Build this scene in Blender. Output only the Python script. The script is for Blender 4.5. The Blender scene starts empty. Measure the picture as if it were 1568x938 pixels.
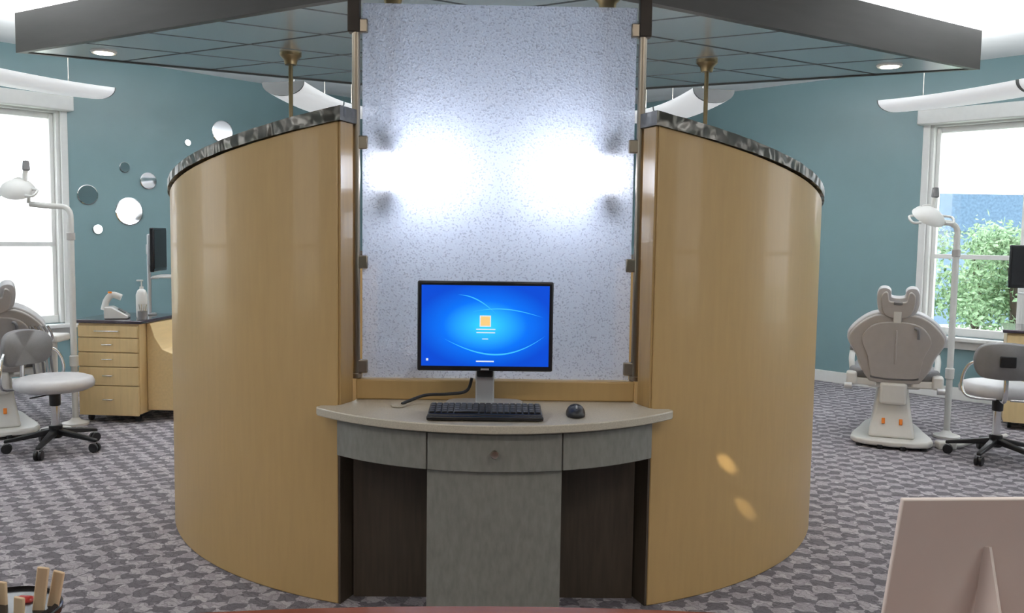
import bpy, bmesh, math, random
from math import sin, cos, pi, radians, sqrt, atan2
from mathutils import Vector, Matrix, noise
random.seed(7)
scene = bpy.context.scene
COL = scene.collection

# ------------------------------------------------------------------ materials
def base_mat(name):
    m = bpy.data.materials.new(name); m.use_nodes = True
    nt = m.node_tree; b = nt.nodes["Principled BSDF"]
    return m, nt, b

def pm(name, col, rough=0.5, metal=0.0, var=0.08, scale=20.0, bump=0.0, bscale=None, stretch=(1,1,1), emis=None, estr=0.0, coat=0.0):
    m, nt, b = base_mat(name)
    tc = nt.nodes.new("ShaderNodeTexCoord")
    mp = nt.nodes.new("ShaderNodeMapping"); mp.inputs["Scale"].default_value = stretch
    nz = nt.nodes.new("ShaderNodeTexNoise"); nz.inputs["Scale"].default_value = scale; nz.inputs["Detail"].default_value = 4
    cr = nt.nodes.new("ShaderNodeValToRGB")
    cr.color_ramp.elements[0].position = 0.3; cr.color_ramp.elements[1].position = 0.7
    cr.color_ramp.elements[0].color = [c*(1-var) for c in col[:3]]+[1]
    cr.color_ramp.elements[1].color = [min(1,c*(1+var)) for c in col[:3]]+[1]
    L = nt.links.new
    L(tc.outputs["Object"], mp.inputs["Vector"]); L(mp.outputs["Vector"], nz.inputs["Vector"])
    L(nz.outputs["Fac"], cr.inputs["Fac"]); L(cr.outputs["Color"], b.inputs["Base Color"])
    b.inputs["Roughness"].default_value = rough; b.inputs["Metallic"].default_value = metal
    if coat: b.inputs["Coat Weight"].default_value = coat
    if emis:
        b.inputs["Emission Color"].default_value = (*emis, 1); b.inputs["Emission Strength"].default_value = estr
    if bump:
        n2 = nt.nodes.new("ShaderNodeTexNoise"); n2.inputs["Scale"].default_value = bscale or scale*3
        L(mp.outputs["Vector"], n2.inputs["Vector"])
        bp = nt.nodes.new("ShaderNodeBump"); bp.inputs["Strength"].default_value = bump; bp.inputs["Distance"].default_value = 0.01
        L(n2.outputs["Fac"], bp.inputs["Height"]); L(bp.outputs["Normal"], b.inputs["Normal"])
    return m

M_wood   = pm("maple_laminate", (0.525,0.345,0.142), 0.40, var=0.03, scale=9, stretch=(5,5,0.6), coat=0.15)
M_woodd  = pm("maple_edge", (0.44,0.28,0.11), 0.28, var=0.06, scale=9, stretch=(7,7,0.5), coat=0.4)
M_cabw   = pm("cabinet_maple", (0.70,0.52,0.27), 0.4, var=0.05, scale=9, stretch=(6,6,0.6))
M_teal   = pm("teal_paint", (0.148,0.240,0.258), 0.33, var=0.03, scale=3, bump=0.03, bscale=300)
M_ceil   = pm("ceiling_white", (0.86,0.87,0.88), 0.8, var=0.02, scale=5)
M_white  = pm("white_trim", (0.80,0.80,0.78), 0.4, var=0.02)
M_plas   = pm("white_plastic", (0.74,0.73,0.70), 0.3, var=0.02)
M_cream  = pm("cream_shell", (0.46,0.43,0.41), 0.35, var=0.03)
M_vinyl  = pm("grey_vinyl", (0.20,0.195,0.20), 0.45, var=0.06, bump=0.1, bscale=200)
M_vinyll = pm("light_vinyl", (0.60,0.59,0.60), 0.4, var=0.04, bump=0.08, bscale=200)
M_black  = pm("black_plastic", (0.012,0.012,0.014), 0.35, var=0.1)
M_bezel  = pm("bezel_black", (0.015,0.015,0.017), 0.25, var=0.1)
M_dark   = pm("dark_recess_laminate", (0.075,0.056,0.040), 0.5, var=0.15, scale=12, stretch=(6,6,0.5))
M_drawer = pm("grey_linen_laminate", (0.225,0.22,0.195), 0.45, var=0.12, scale=60, stretch=(1,1,0.35), bump=0.05)
M_ctop   = pm("speckled_countertop", (0.50,0.45,0.36), 0.35, var=0.12, scale=220, coat=0.2)
M_steel  = pm("brushed_steel", (0.50,0.45,0.38), 0.28, 1.0, var=0.05, scale=30, stretch=(1,1,0.05))
M_pole   = pm("brushed_nickel_pole", (0.34,0.29,0.235), 0.30, 1.0, var=0.05, scale=30, stretch=(1,1,0.05))
M_chrome = pm("chrome", (0.8,0.8,0.8), 0.12, 1.0, var=0.02)
M_bronze = pm("dark_bronze", (0.05,0.038,0.03), 0.5, 0.3, var=0.1)
M_brass  = pm("antique_brass", (0.22,0.17,0.095), 0.38, 0.9, var=0.1)
M_fascia = pm("canopy_fascia_metal", (0.055,0.050,0.045), 0.42, 0.3, var=0.06, scale=4, stretch=(1,1,8))
M_gap    = pm("canopy_grid_dark", (0.02,0.022,0.024), 0.6, var=0.1)
M_silver = pm("silver_plastic", (0.55,0.56,0.58), 0.3, 0.5, var=0.02)
M_mirror = pm("mirror", (0.9,0.92,0.95), 0.03, 1.0, var=0.01)
M_cherry = pm("cherry_wood_top", (0.20,0.055,0.03), 0.25, var=0.15, scale=6, stretch=(1,8,8), coat=0.4)
M_card   = pm("white_card", (0.80,0.72,0.69), 0.55, var=0.02)
M_stick  = pm("birch_stick", (0.66,0.50,0.33), 0.6, var=0.1, stretch=(8,8,1))
M_red    = pm("red_plastic", (0.35,0.02,0.015), 0.35, var=0.05)
M_orange = pm("orange_button", (0.9,0.25,0.02), 0.4, var=0.05)
M_purp   = pm("dark_cabinet_top", (0.06,0.045,0.06), 0.12, var=0.1, coat=0.5)
M_lens   = pm("luminaire_lens", (0.72,0.73,0.74), 0.5, var=0.01, emis=(0.95,0.98,1.0), estr=0.40)
M_lensend= pm("luminaire_endcap", (0.12,0.125,0.125), 0.4, var=0.03)
M_bulb   = pm("lamp_glass_glow", (0.9,0.9,0.88), 0.4, var=0.01, emis=(1.0,0.97,0.92), estr=14)
M_down   = pm("downlight_glow", (0.9,0.9,0.88), 0.4, var=0.01, emis=(1.0,0.86,0.62), estr=10)
M_panel  = pm("troffer_glow", (0.9,0.9,0.9), 0.4, var=0.01, emis=(1.0,0.97,0.93), estr=3)  # glow of the added overhead fill panels
M_leaf   = pm("foliage", (0.30,0.46,0.27), 0.8, var=0.7, scale=16)
M_grass  = pm("lawn", (0.60,0.66,0.56), 0.9, var=0.2, scale=4)
M_house  = pm("house_siding_blue", (0.25,0.38,0.55), 0.7, var=0.1)
M_roof   = pm("roof_grey", (0.15,0.25,0.38), 0.8, var=0.2)
M_cable  = pm("cable_black", (0.01,0.01,0.01), 0.4, var=0.05)
M_paper  = pm("paper_white", (0.8,0.78,0.76), 0.7, var=0.02)

def tile_mat():
    m, nt, b = base_mat("perforated_metal_tile")
    L = nt.links.new
    tc = nt.nodes.new("ShaderNodeTexCoord")
    v = nt.nodes.new("ShaderNodeTexVoronoi"); v.inputs["Scale"].default_value = 70; v.inputs["Randomness"].default_value = 0.0
    cr = nt.nodes.new("ShaderNodeValToRGB"); cr.color_ramp.elements[0].position=0.25; cr.color_ramp.elements[1].position=0.35
    cr.color_ramp.elements[0].color=(0.24,0.26,0.26,1); cr.color_ramp.elements[1].color=(0.60,0.64,0.65,1)
    L(tc.outputs["Object"], v.inputs["Vector"]); L(v.outputs["Distance"], cr.inputs["Fac"]); L(cr.outputs["Color"], b.inputs["Base Color"])
    b.inputs["Metallic"].default_value=0.75; b.inputs["Roughness"].default_value=0.24
    return m
M_tile = tile_mat()

def hammered():
    m, nt, b = base_mat("hammered_metal_trim")
    L = nt.links.new
    tc = nt.nodes.new("ShaderNodeTexCoord")
    v = nt.nodes.new("ShaderNodeTexNoise"); v.inputs["Scale"].default_value = 18; v.inputs["Detail"].default_value=0.4
    bp = nt.nodes.new("ShaderNodeBump"); bp.inputs["Strength"].default_value=0.85; bp.inputs["Distance"].default_value=0.025
    L(tc.outputs["Object"], v.inputs["Vector"]); L(v.outputs["Fac"], bp.inputs["Height"]); L(bp.outputs["Normal"], b.inputs["Normal"])
    b.inputs["Base Color"].default_value=(0.17,0.158,0.14,1); b.inputs["Metallic"].default_value=0.95; b.inputs["Roughness"].default_value=0.30
    return m
M_hammer = hammered()

def glass_mat():
    m = bpy.data.materials.new("rain_textured_glass"); m.use_nodes=True
    nt = m.node_tree; nt.nodes.clear(); L = nt.links.new
    out = nt.nodes.new("ShaderNodeOutputMaterial")
    tc = nt.nodes.new("ShaderNodeTexCoord")
    n = nt.nodes.new("ShaderNodeTexNoise"); n.inputs["Scale"].default_value=140; n.inputs["Detail"].default_value=0.6
    L(tc.outputs["Object"], n.inputs["Vector"])
    bp = nt.nodes.new("ShaderNodeBump"); bp.inputs["Strength"].default_value=0.9; bp.inputs["Distance"].default_value=0.004
    L(n.outputs["Fac"], bp.inputs["Height"])
    cr = nt.nodes.new("ShaderNodeValToRGB"); cr.color_ramp.elements[0].position=0.32; cr.color_ramp.elements[1].position=0.42
    cr.color_ramp.elements[0].color=(0.48,0.50,0.56,1); cr.color_ramp.elements[1].color=(0.72,0.76,0.87,1)
    L(n.outputs["Fac"], cr.inputs["Fac"])
    tl = nt.nodes.new("ShaderNodeBsdfTranslucent"); L(cr.outputs["Color"], tl.inputs["Color"]); L(bp.outputs["Normal"], tl.inputs["Normal"])
    tp = nt.nodes.new("ShaderNodeBsdfTransparent"); tp.inputs["Color"].default_value=(0.86,0.90,0.97,1)
    gl = nt.nodes.new("ShaderNodeBsdfGlossy"); gl.inputs["Roughness"].default_value=0.22; gl.inputs["Color"].default_value=(0.9,0.92,1,1)
    L(bp.outputs["Normal"], gl.inputs["Normal"])
    m1 = nt.nodes.new("ShaderNodeMixShader"); m1.inputs[0].default_value=0.48
    L(tl.outputs[0], m1.inputs[1]); L(tp.outputs[0], m1.inputs[2])
    m2 = nt.nodes.new("ShaderNodeMixShader"); m2.inputs[0].default_value=0.09
    L(m1.outputs[0], m2.inputs[1]); L(gl.outputs[0], m2.inputs[2]); L(m2.outputs[0], out.inputs["Surface"])
    return m
M_glass = glass_mat()

def pane_mat():
    m = bpy.data.materials.new("window_pane"); m.use_nodes=True
    nt = m.node_tree; nt.nodes.clear(); L = nt.links.new
    out = nt.nodes.new("ShaderNodeOutputMaterial")
    tp = nt.nodes.new("ShaderNodeBsdfTransparent"); gl = nt.nodes.new("ShaderNodeBsdfGlossy"); gl.inputs["Roughness"].default_value=0.02
    mx = nt.nodes.new("ShaderNodeMixShader"); mx.inputs[0].default_value=0.05
    L(tp.outputs[0], mx.inputs[1]); L(gl.outputs[0], mx.inputs[2]); L(mx.outputs[0], out.inputs["Surface"])
    return m
M_pane = pane_mat()

def carpet():
    m, nt, b = base_mat("patterned_carpet"); L = nt.links.new
    tc = nt.nodes.new("ShaderNodeTexCoord")
    nz = nt.nodes.new("ShaderNodeTexNoise"); nz.inputs["Scale"].default_value=18; nz.inputs["Detail"].default_value=2.0
    add = nt.nodes.new("ShaderNodeVectorMath"); add.operation='MULTIPLY_ADD'
    add.inputs[1].default_value=(0.095,0.095,0.0)
    L(tc.outputs["Object"], nz.inputs["Vector"]); L(nz.outputs["Color"], add.inputs[0]); L(tc.outputs["Object"], add.inputs[2])
    mp = nt.nodes.new("ShaderNodeMapping"); mp.inputs["Rotation"].default_value=(0,0,radians(14)); mp.inputs["Scale"].default_value=(0.8,1.0,1.0); L(add.outputs[0], mp.inputs["Vector"])
    ck = nt.nodes.new("ShaderNodeTexChecker"); ck.inputs["Scale"].default_value=15.5
    ck.inputs["Color1"].default_value=(0.40,0.375,0.39,1); ck.inputs["Color2"].default_value=(0.145,0.134,0.148,1)
    sp = nt.nodes.new("ShaderNodeSeparateXYZ"); cb = nt.nodes.new("ShaderNodeCombineXYZ"); cb.inputs[2].default_value=0.01
    L(mp.outputs[0], sp.inputs[0]); L(sp.outputs[0], cb.inputs[0]); L(sp.outputs[1], cb.inputs[1]); L(cb.outputs[0], ck.inputs["Vector"])
    mp2 = nt.nodes.new("ShaderNodeMapping"); mp2.inputs["Rotation"].default_value=(0,0,radians(40)); L(cb.outputs[0], mp2.inputs["Vector"])
    br = nt.nodes.new("ShaderNodeTexBrick"); br.inputs["Scale"].default_value=1
    br.inputs["Brick Width"].default_value=0.06; br.inputs["Row Height"].default_value=0.024
    br.inputs["Mortar Size"].default_value=0.004; br.inputs["Mortar Smooth"].default_value=0.6
    br.inputs["Color1"].default_value=(1,1,1,1); br.inputs["Color2"].default_value=(0.60,0.59,0.61,1); br.inputs["Mortar"].default_value=(0.5,0.49,0.51,1)
    L(mp2.outputs[0], br.inputs["Vector"])
    mul = nt.nodes.new("ShaderNodeMix"); mul.data_type='RGBA'; mul.blend_type='MULTIPLY'; mul.inputs[0].default_value=0.85
    L(ck.outputs["Color"], mul.inputs[6]); L(br.outputs["Color"], mul.inputs[7])
    n2 = nt.nodes.new("ShaderNodeTexNoise"); n2.inputs["Scale"].default_value=160; L(tc.outputs["Object"], n2.inputs["Vector"])
    mul2 = nt.nodes.new("ShaderNodeMix"); mul2.data_type='RGBA'; mul2.blend_type='OVERLAY'; mul2.inputs[0].default_value=0.4
    L(mul.outputs[2], mul2.inputs[6]); L(n2.outputs["Fac"], mul2.inputs[7])
    br_ = nt.nodes.new("ShaderNodeMix"); br_.data_type='RGBA'; br_.blend_type='ADD'; br_.inputs[0].default_value=1.0
    br_.inputs[7].default_value=(0.030,0.027,0.031,1)
    L(mul2.outputs[2], br_.inputs[6]); L(br_.outputs[2], b.inputs["Base Color"])
    b.inputs["Roughness"].default_value=0.95
    bp = nt.nodes.new("ShaderNodeBump"); bp.inputs["Strength"].default_value=0.4; bp.inputs["Distance"].default_value=0.01
    L(n2.outputs["Fac"], bp.inputs["Height"]); L(bp.outputs["Normal"], b.inputs["Normal"])
    return m
M_carpet = carpet()

def screen_mat():
    m = bpy.data.materials.new("login_screen"); m.use_nodes=True
    nt = m.node_tree; L=nt.links.new; b=nt.nodes["Principled BSDF"]
    tc = nt.nodes.new("ShaderNodeTexCoord"); mp = nt.nodes.new("ShaderNodeMapping")
    mp.inputs["Scale"].default_value=(3.9,1,6.5)
    gr = nt.nodes.new("ShaderNodeTexGradient"); gr.gradient_type='SPHERICAL'
    cr = nt.nodes.new("ShaderNodeValToRGB"); e=cr.color_ramp.elements
    e[0].position=0; e[0].color=(0.0,0.07,0.66,1); e[1].position=1; e[1].color=(0.04,0.70,1.0,1)
    x=e.new(0.4); x.color=(0.0,0.17,0.92,1)
    L(tc.outputs["Object"], mp.inputs[0]); L(mp.outputs[0], gr.inputs[0]); L(gr.outputs["Fac"], cr.inputs[0])
    b.inputs["Base Color"].default_value=(0.005,0.005,0.01,1); b.inputs["Roughness"].default_value=0.5
    b.inputs["Specular IOR Level"].default_value=0.2
    L(cr.outputs[0], b.inputs["Emission Color"]); b.inputs["Emission Strength"].default_value=1.05
    return m
M_screen = screen_mat()
M_swoosh = pm("screen_light_streak",(0.02,0.1,0.2),0.5,var=0.01,emis=(0.04,0.50,1.0),estr=1.0)
M_icon = pm("screen_icon",(0.3,0.2,0.1),0.5,var=0.01,emis=(0.95,0.62,0.22),estr=0.9)
M_text = pm("screen_text",(0.3,0.3,0.3),0.5,var=0.01,emis=(0.75,0.88,1.0),estr=0.8)

# ------------------------------------------------------------------ mesh helpers
def G(name, loc=(0,0,0), rz=0.0, parent=None, rot=None, s=1.0):
    e = bpy.data.objects.new(name, None); COL.objects.link(e)
    e.location = loc; e.rotation_euler = rot if rot else (0,0,rz); e.scale=(s,s,s)
    e.empty_display_size=0.1
    if parent: e.parent = parent
    return e

def obj(name, verts, faces, mat, parent=None, loc=(0,0,0), rot=(0,0,0), smooth=False, bevel=0, bseg=2, sub=0, angle=35):
    me = bpy.data.meshes.new(name); me.from_pydata([tuple(v) for v in verts], [], faces); me.update()
    bm = bmesh.new(); bm.from_mesh(me)
    bmesh.ops.recalc_face_normals(bm, faces=bm.faces)
    if smooth:
        for f in bm.faces: f.smooth=True
    bm.to_mesh(me); bm.free()
    if smooth:
        try: me.set_sharp_from_angle(angle=radians(angle))
        except Exception: pass
    me.materials.append(mat)
    o = bpy.data.objects.new(name, me); COL.objects.link(o)
    o.location=loc; o.rotation_euler=rot
    if parent: o.parent=parent
    if bevel:
        md=o.modifiers.new("bevel","BEVEL"); md.width=bevel; md.segments=bseg; md.limit_method='ANGLE'; md.angle_limit=radians(30)
        for f in me.polygons: f.use_smooth = True
        try: me.set_sharp_from_angle(angle=radians(80))
        except Exception: pass
        md.harden_normals = False
    return o

def box(p, name, size, loc, mat, rot=(0,0,0), bevel=0.0, taper=None, bseg=2):
    sx,sy,sz=[a/2 for a in size]; tx,ty = taper or (1,1)
    v=[(-sx,-sy,-sz),(sx,-sy,-sz),(sx,sy,-sz),(-sx,sy,-sz),(-sx*tx,-sy*ty,sz),(sx*tx,-sy*ty,sz),(sx*tx,sy*ty,sz),(-sx*tx,sy*ty,sz)]
    f=[(0,3,2,1),(4,5,6,7),(0,1,5,4),(1,2,6,5),(2,3,7,6),(3,0,4,7)]
    return obj(name,v,f,mat,p,loc,rot,bevel=bevel,bseg=bseg)

def lathe(p, name, prof, mat, loc=(0,0,0), rot=(0,0,0), n=32, angle=40):
    v=[];f=[]
    m=len(prof)
    for i in range(n):
        a=2*pi*i/n
        for r,z in prof: v.append((r*cos(a),r*sin(a),z))
    for i in range(n):
        j=(i+1)%n
        for k in range(m-1):
            f.append((i*m+k,j*m+k,j*m+k+1,i*m+k+1))
    if prof[0][0]>1e-6: f.append(tuple(i*m for i in range(n))[::-1])
    if prof[-1][0]>1e-6: f.append(tuple(i*m+m-1 for i in range(n)))
    o=obj(name,v,f,mat,p,loc,rot,smooth=True,angle=angle)
    if prof[0][0]<=1e-6 or prof[-1][0]<=1e-6:
        bm=bmesh.new(); bm.from_mesh(o.data); bmesh.ops.remove_doubles(bm,verts=bm.verts,dist=1e-6)
        bmesh.ops.recalc_face_normals(bm,faces=bm.faces); bm.to_mesh(o.data); bm.free()
    return o

def cyl(p,name,r,h,loc,mat,rot=(0,0,0),r2=None,n=28):
    b=min(r,h)*0.12
    r2=r if r2 is None else r2
    return lathe(p,name,[(r-b,-h/2),(r,-h/2+b),(r2,h/2-b),(r2-b,h/2)],mat,loc,rot,n)

def smoothpts(pts, closed=False, k=6):
    P=[Vector(q) for q in pts]; n=len(P); out=[]
    rng = n if closed else n-1
    for i in range(rng):
        if closed: a,b,c,d=P[i-1],P[i],P[(i+1)%n],P[(i+2)%n]
        else: a,b,c,d=P[max(i-1,0)],P[i],P[i+1],P[min(i+2,n-1)]
        for j in range(k):
            t=j/k
            out.append(0.5*((2*b)+(-a+c)*t+(2*a-5*b+4*c-d)*t*t+(-a+3*b-3*c+d)*t**3))
    if not closed: out.append(P[-1])
    return out

def tube(p,name,pts,r,mat,sm=True,n=10,k=6,loc=(0,0,0),rot=(0,0,0),closed=False):
    P=smoothpts(pts,closed,k) if sm else [Vector(q) for q in pts]
    m=len(P); v=[];f=[]
    up=Vector((0,0,1)); prev=None
    for i,q in enumerate(P):
        if closed: t=P[(i+1)%m]-P[i-1]
        else: t=P[min(i+1,m-1)]-P[max(i-1,0)]
        t.normalize()
        if prev is None:
            a=up if abs(t.z)<0.9 else Vector((1,0,0))
            nn=t.cross(a).normalized()
        else:
            nn=(prev-t*prev.dot(t)).normalized()
        prev=nn; bb=t.cross(nn)
        for j in range(n):
            a=2*pi*j/n
            v.append(q+nn*cos(a)*r+bb*sin(a)*r)
    for i in range(m if closed else m-1):
        i2=(i+1)%m
        for j in range(n):
            j2=(j+1)%n
            f.append((i*n+j,i*n+j2,i2*n+j2,i2*n+j))
    if not closed:
        f.append(tuple(range(n))[::-1]); f.append(tuple((m-1)*n+j for j in range(n)))
    return obj(name,v,f,mat,p,loc,rot,smooth=True,angle=60)

def prism(p,name,pts,z0,z1,mat,loc=(0,0,0),rot=(0,0,0),bevel=0,bseg=2,smooth=False):
    n=len(pts); v=[(q[0],q[1],z0) for q in pts]+[(q[0],q[1],z1) for q in pts]
    f=[tuple(range(n))[::-1],tuple(range(n,2*n))]+[(i,(i+1)%n,n+(i+1)%n,n+i) for i in range(n)]
    return obj(name,v,f,mat,p,loc,rot,bevel=bevel,bseg=bseg,smooth=smooth)

def arcbox(p,name,cx,cy,rin,rout,a0,a1,z0,z1,mat,n=24,bevel=0,loc=(0,0,0),rot=(0,0,0),jit=0):
    v=[];f=[]
    g=lambda z,a: z(a) if callable(z) else z
    for i in range(n+1):
        a=a0+(a1-a0)*i/n; ar=radians(a)
        for r,z in ((rout,g(z0,a)),(rout,g(z1,a)),(rin,g(z1,a)),(rin,g(z0,a))):
            if jit: r+=jit*noise.noise(Vector((a*0.35,r*9,z*30))); z+=jit*0.6*noise.noise(Vector((a*0.5+9,r*5,0)))
            v.append((cx+r*sin(ar),cy-r*cos(ar),z))
    for i in range(n):
        for k in range(4):
            k2=(k+1)%4
            f.append((i*4+k,i*4+k2,(i+1)*4+k2,(i+1)*4+k))
    f.append((0,1,2,3)); f.append((n*4+3,n*4+2,n*4+1,n*4))
    return obj(name,v,f,mat,p,loc,rot,smooth=True,angle=40,bevel=bevel)

def wall(name,p0,p1,z0,z1,th,mat,openings=()):
    p0=Vector(p0);p1=Vector(p1); d=(p1-p0); Ln=d.length; d.normalize(); nrm=Vector((d.y,-d.x))
    rects=[]; s=0
    for (a,b,c,e) in sorted(openings):
        rects.append((s,a,z0,z1)); rects.append((a,b,z0,c)); rects.append((a,b,e,z1)); s=b
    rects.append((s,Ln,z0,z1))
    v=[];f=[]
    for (a,b,c,e) in rects:
        k=len(v)
        for (ss,zz) in ((a,c),(b,c),(b,e),(a,e)):
            q=p0+d*ss; v.append((q.x,q.y,zz))
        for (ss,zz) in ((a,c),(b,c),(b,e),(a,e)):
            q=p0+d*ss+nrm*th; v.append((q.x,q.y,zz))
        f+= [(k,k+1,k+2,k+3),(k+7,k+6,k+5,k+4),(k,k+4,k+5,k+1),(k+1,k+5,k+6,k+2),(k+2,k+6,k+7,k+3),(k+3,k+7,k+4,k)]
    return obj(name,v,f,mat)

# ------------------------------------------------------------------ room shell
CH=2.95
A=(1.20,10.985); B=(5.60,6.036)
YF=-3.2; XS=5.6
poly=[(-XS-.15,YF-.15),(XS+.15,YF-.15),(XS+.15,B[1]+.06),(A[0]+.07,A[1]+.15),(-A[0]-.07,A[1]+.15),(-XS-.15,B[1]+.06)]
prism(None,"floor",poly,-0.1,0.0,M_carpet)
prism(None,"ceiling",poly,CH,CH+0.1,M_ceil)
Lang=sqrt((B[0]-A[0])**2+(B[1]-A[1])**2); dx=(B[0]-A[0])/Lang; dy=(B[1]-A[1])/Lang
WZ0,WZ1=0.56,2.46
s0=(3.86-A[0])/dx; s1=s0+0.86
wall("wall_back",(A[0],A[1]),(-A[0],A[1]),0,CH,-0.15,M_teal)
wall("wall_back_right",A,B,0,CH,-0.15,M_teal,[(s0,s1,WZ0,WZ1)])
wall("wall_back_left",(-A[0],A[1]),(-B[0],B[1]),0,CH,0.15,M_teal,[(s0,s1,WZ0,WZ1)])
sideop=[(0.35,1.85,WZ0,WZ1),(4.6,5.9,WZ0,WZ1)]  # unseen side-wall openings added for extra light and bright mirror reflections
wall("wall_right",(XS,B[1]),(XS,YF),0,CH,-0.15,M_teal,sideop)
wall("wall_left",(-XS,B[1]),(-XS,YF),0,CH,0.15,M_teal,sideop)
wall("wall_front",(-XS,YF),(XS,YF),0,CH,0.15,M_teal)
def baseboard(name,p0,p1):
    p0=Vector(p0);p1=Vector(p1); d=p1-p0; Ln=d.length; mid=(p0+p1)/2; nrm=Vector((d.y,-d.x)).normalized()
    nin = nrm if nrm.dot(Vector((0,3))-mid)>0 else -nrm
    q=mid+nin*0.009
    box(None,name,(Ln-0.03,0.016,0.11),(q.x,q.y,0.055),M_white,rot=(0,0,atan2(d.y,d.x)),bevel=0.004)
baseboard("baseboard_back",(A[0],A[1]),(-A[0],A[1]))
baseboard("baseboard_back_right",A,B); baseboard("baseboard_back_left",(-A[0],A[1]),(-B[0],B[1]))
baseboard("baseboard_right",(XS,B[1]),(XS,YF)); baseboard("baseboard_left",(-XS,B[1]),(-XS,YF))
baseboard("baseboard_front",(-XS,YF),(XS,YF))

def window(name,cx,cy,rz,w):
    g=G(name,(cx,cy,0),rz)
    h=WZ1-WZ0; zc=(WZ0+WZ1)/2
    t=0.045
    for i,sx in enumerate((-1,1)):
        box(g,"jamb_%d"%i,(t,0.13,h),(sx*(w/2-t/2),0.075,zc),M_white,bevel=0.004)
        box(g,"casing_%d"%i,(0.06,0.02,h+0.1),(sx*(w/2+0.015),-0.011,zc),M_white,bevel=0.005)
    box(g,"head",(w-2*t,0.13,t),(0,0.075,WZ1-t/2),M_white,bevel=0.004)
    box(g,"sill",(w+0.16,0.09,0.035),(0,-0.045,WZ0-0.02),M_white,bevel=0.008)
    box(g,"apron",(w+0.08,0.02,0.07),(0,-0.011,WZ0-0.075),M_white,bevel=0.005)
    box(g,"bottom_rail",(w-2*t,0.05,0.07),(0,0.07,WZ0+0.035),M_white,bevel=0.004)
    box(g,"meeting_rail",(w-2*t,0.05,0.04),(0,0.085,WZ0+h*0.37),M_white,bevel=0.004)
    box(g,"top_rail",(w-2*t,0.05,0.05),(0,0.1,WZ1-t-0.025),M_white,bevel=0.004)
    for i,sx in enumerate((-1,1)):
        box(g,"stile_%d"%i,(0.035,0.05,h-0.1),(sx*(w/2-t-0.0175),0.085,zc),M_white,bevel=0.004)
    box(g,"pane",(w-2*t-0.06,0.004,h-0.12),(0,0.09,zc),M_pane)
    box(g,"valance",(w+0.14,0.10,0.13),(0,-0.055,WZ1+0.035),M_white,bevel=0.01)
    return g
ang=atan2(dy,dx)
wc=((A[0]+dx*(s0+0.43)),(A[1]+dy*(s0+0.43)))
window("window_1",wc[0],wc[1],ang,0.86)
window("window_2",-wc[0],wc[1],-ang,0.86)
k=3
for (a,b,_,_) in sideop:  # added side windows, out of view, let more light in
    yy=B[1]-(a+b)/2
    window("window_%d"%k,XS,yy,-pi/2,b-a); k+=1
    window("window_%d"%k,-XS,yy,pi/2,b-a); k+=1

# outside
prism(None,"lawn_ground",[(-30,-20),(30,-20),(30,35),(-30,35)],-0.35,-0.3,M_grass)
def tree(x,y,r,h,seed):
    g=G("garden_tree",(x,y,-0.3))
    tube(g,"trunk",[(0,0,0),(0.05,0,h*0.4),(0,0.05,h*0.8)],0.07,M_bronze)
    rnd=random.Random(seed)
    vs=[];fs=[]
    for i in range(5200):
        ci=rnd.randrange(26); cr_=random.Random(seed*100+ci)
        c=Vector((cr_.gauss(0,0.5)*r,cr_.gauss(0,0.5)*r,h*cr_.uniform(0.15,1.0)))
        p=c+Vector((rnd.gauss(0,.17),rnd.gauss(0,.17),rnd.gauss(0,.13)))*r
        s_=rnd.uniform(0.03,0.07)
        a=Vector((rnd.gauss(0,1),rnd.gauss(0,1),rnd.gauss(0,1))).normalized(); b=a.orthogonal().normalized()
        k_=len(vs); vs+= [p-a*s_,p+b*s_*0.5,p+a*s_,p-b*s_*0.5]; fs.append((k_,k_+1,k_+2,k_+3))
    me=bpy.data.meshes.new("leaf_crown"); me.from_pydata([tuple(q) for q in vs],[],fs); me.materials.append(M_leaf)
    o=bpy.data.objects.new("leaf_crown",me); COL.objects.link(o); o.parent=g
tree(7.3,12.4,0.9,1.75,1); tree(8.6,12.4,1.0,1.75,2); tree(7.9,14.5,1.1,1.9,5); tree(9.9,13.3,1.1,1.7,4)
g=G("neighbour_house",(9.2,20,-0.3))
box(g,"body",(4.6,4,1.9),(0,0,0.95),M_house)
prism(g,"roof",[(-2.6,0),(2.6,0),(1.6,0.75),(-1.6,0.75)],-2.2,2.2,M_roof,loc=(0,0,1.9),rot=(pi/2,0,0))
box(g,"house_window",(0.9,0.06,1.0),(-0.9,-2.0,1.1),M_white,bevel=0.01)

# ------------------------------------------------------------------ curved partition walls
CY=4.81; R=1.65; RI=1.55
A0=20.8; A1=148
def Htop(a): return 1.845-0.0047*(abs(a)-A0)
for s in (-1,1):
    g=G("curved_partition_wall",(0,CY,0))
    arcbox(g,"maple_panel",0,0,RI,R,s*A0,s*A1,0.0,lambda a:Htop(a)-0.04,M_wood,n=90,bevel=0.004)
    arcbox(g,"end_edge",0,0,RI+0.004,R-0.006,s*(A0-0.35),s*A0,0.735,lambda a:1.845-0.042,M_woodd,n=1,bevel=0.002)
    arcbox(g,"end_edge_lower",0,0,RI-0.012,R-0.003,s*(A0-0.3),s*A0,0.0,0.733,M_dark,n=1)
    arcbox(g,"hammered_metal_cap",0,0,RI-0.012,R+0.010,s*(A0-0.6),s*A1,lambda a:Htop(a)-0.042+0.018*min(1,(abs(a)-A0)/50),lambda a:Htop(a)+0.010,M_hammer,n=260,jit=0.003)
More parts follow.
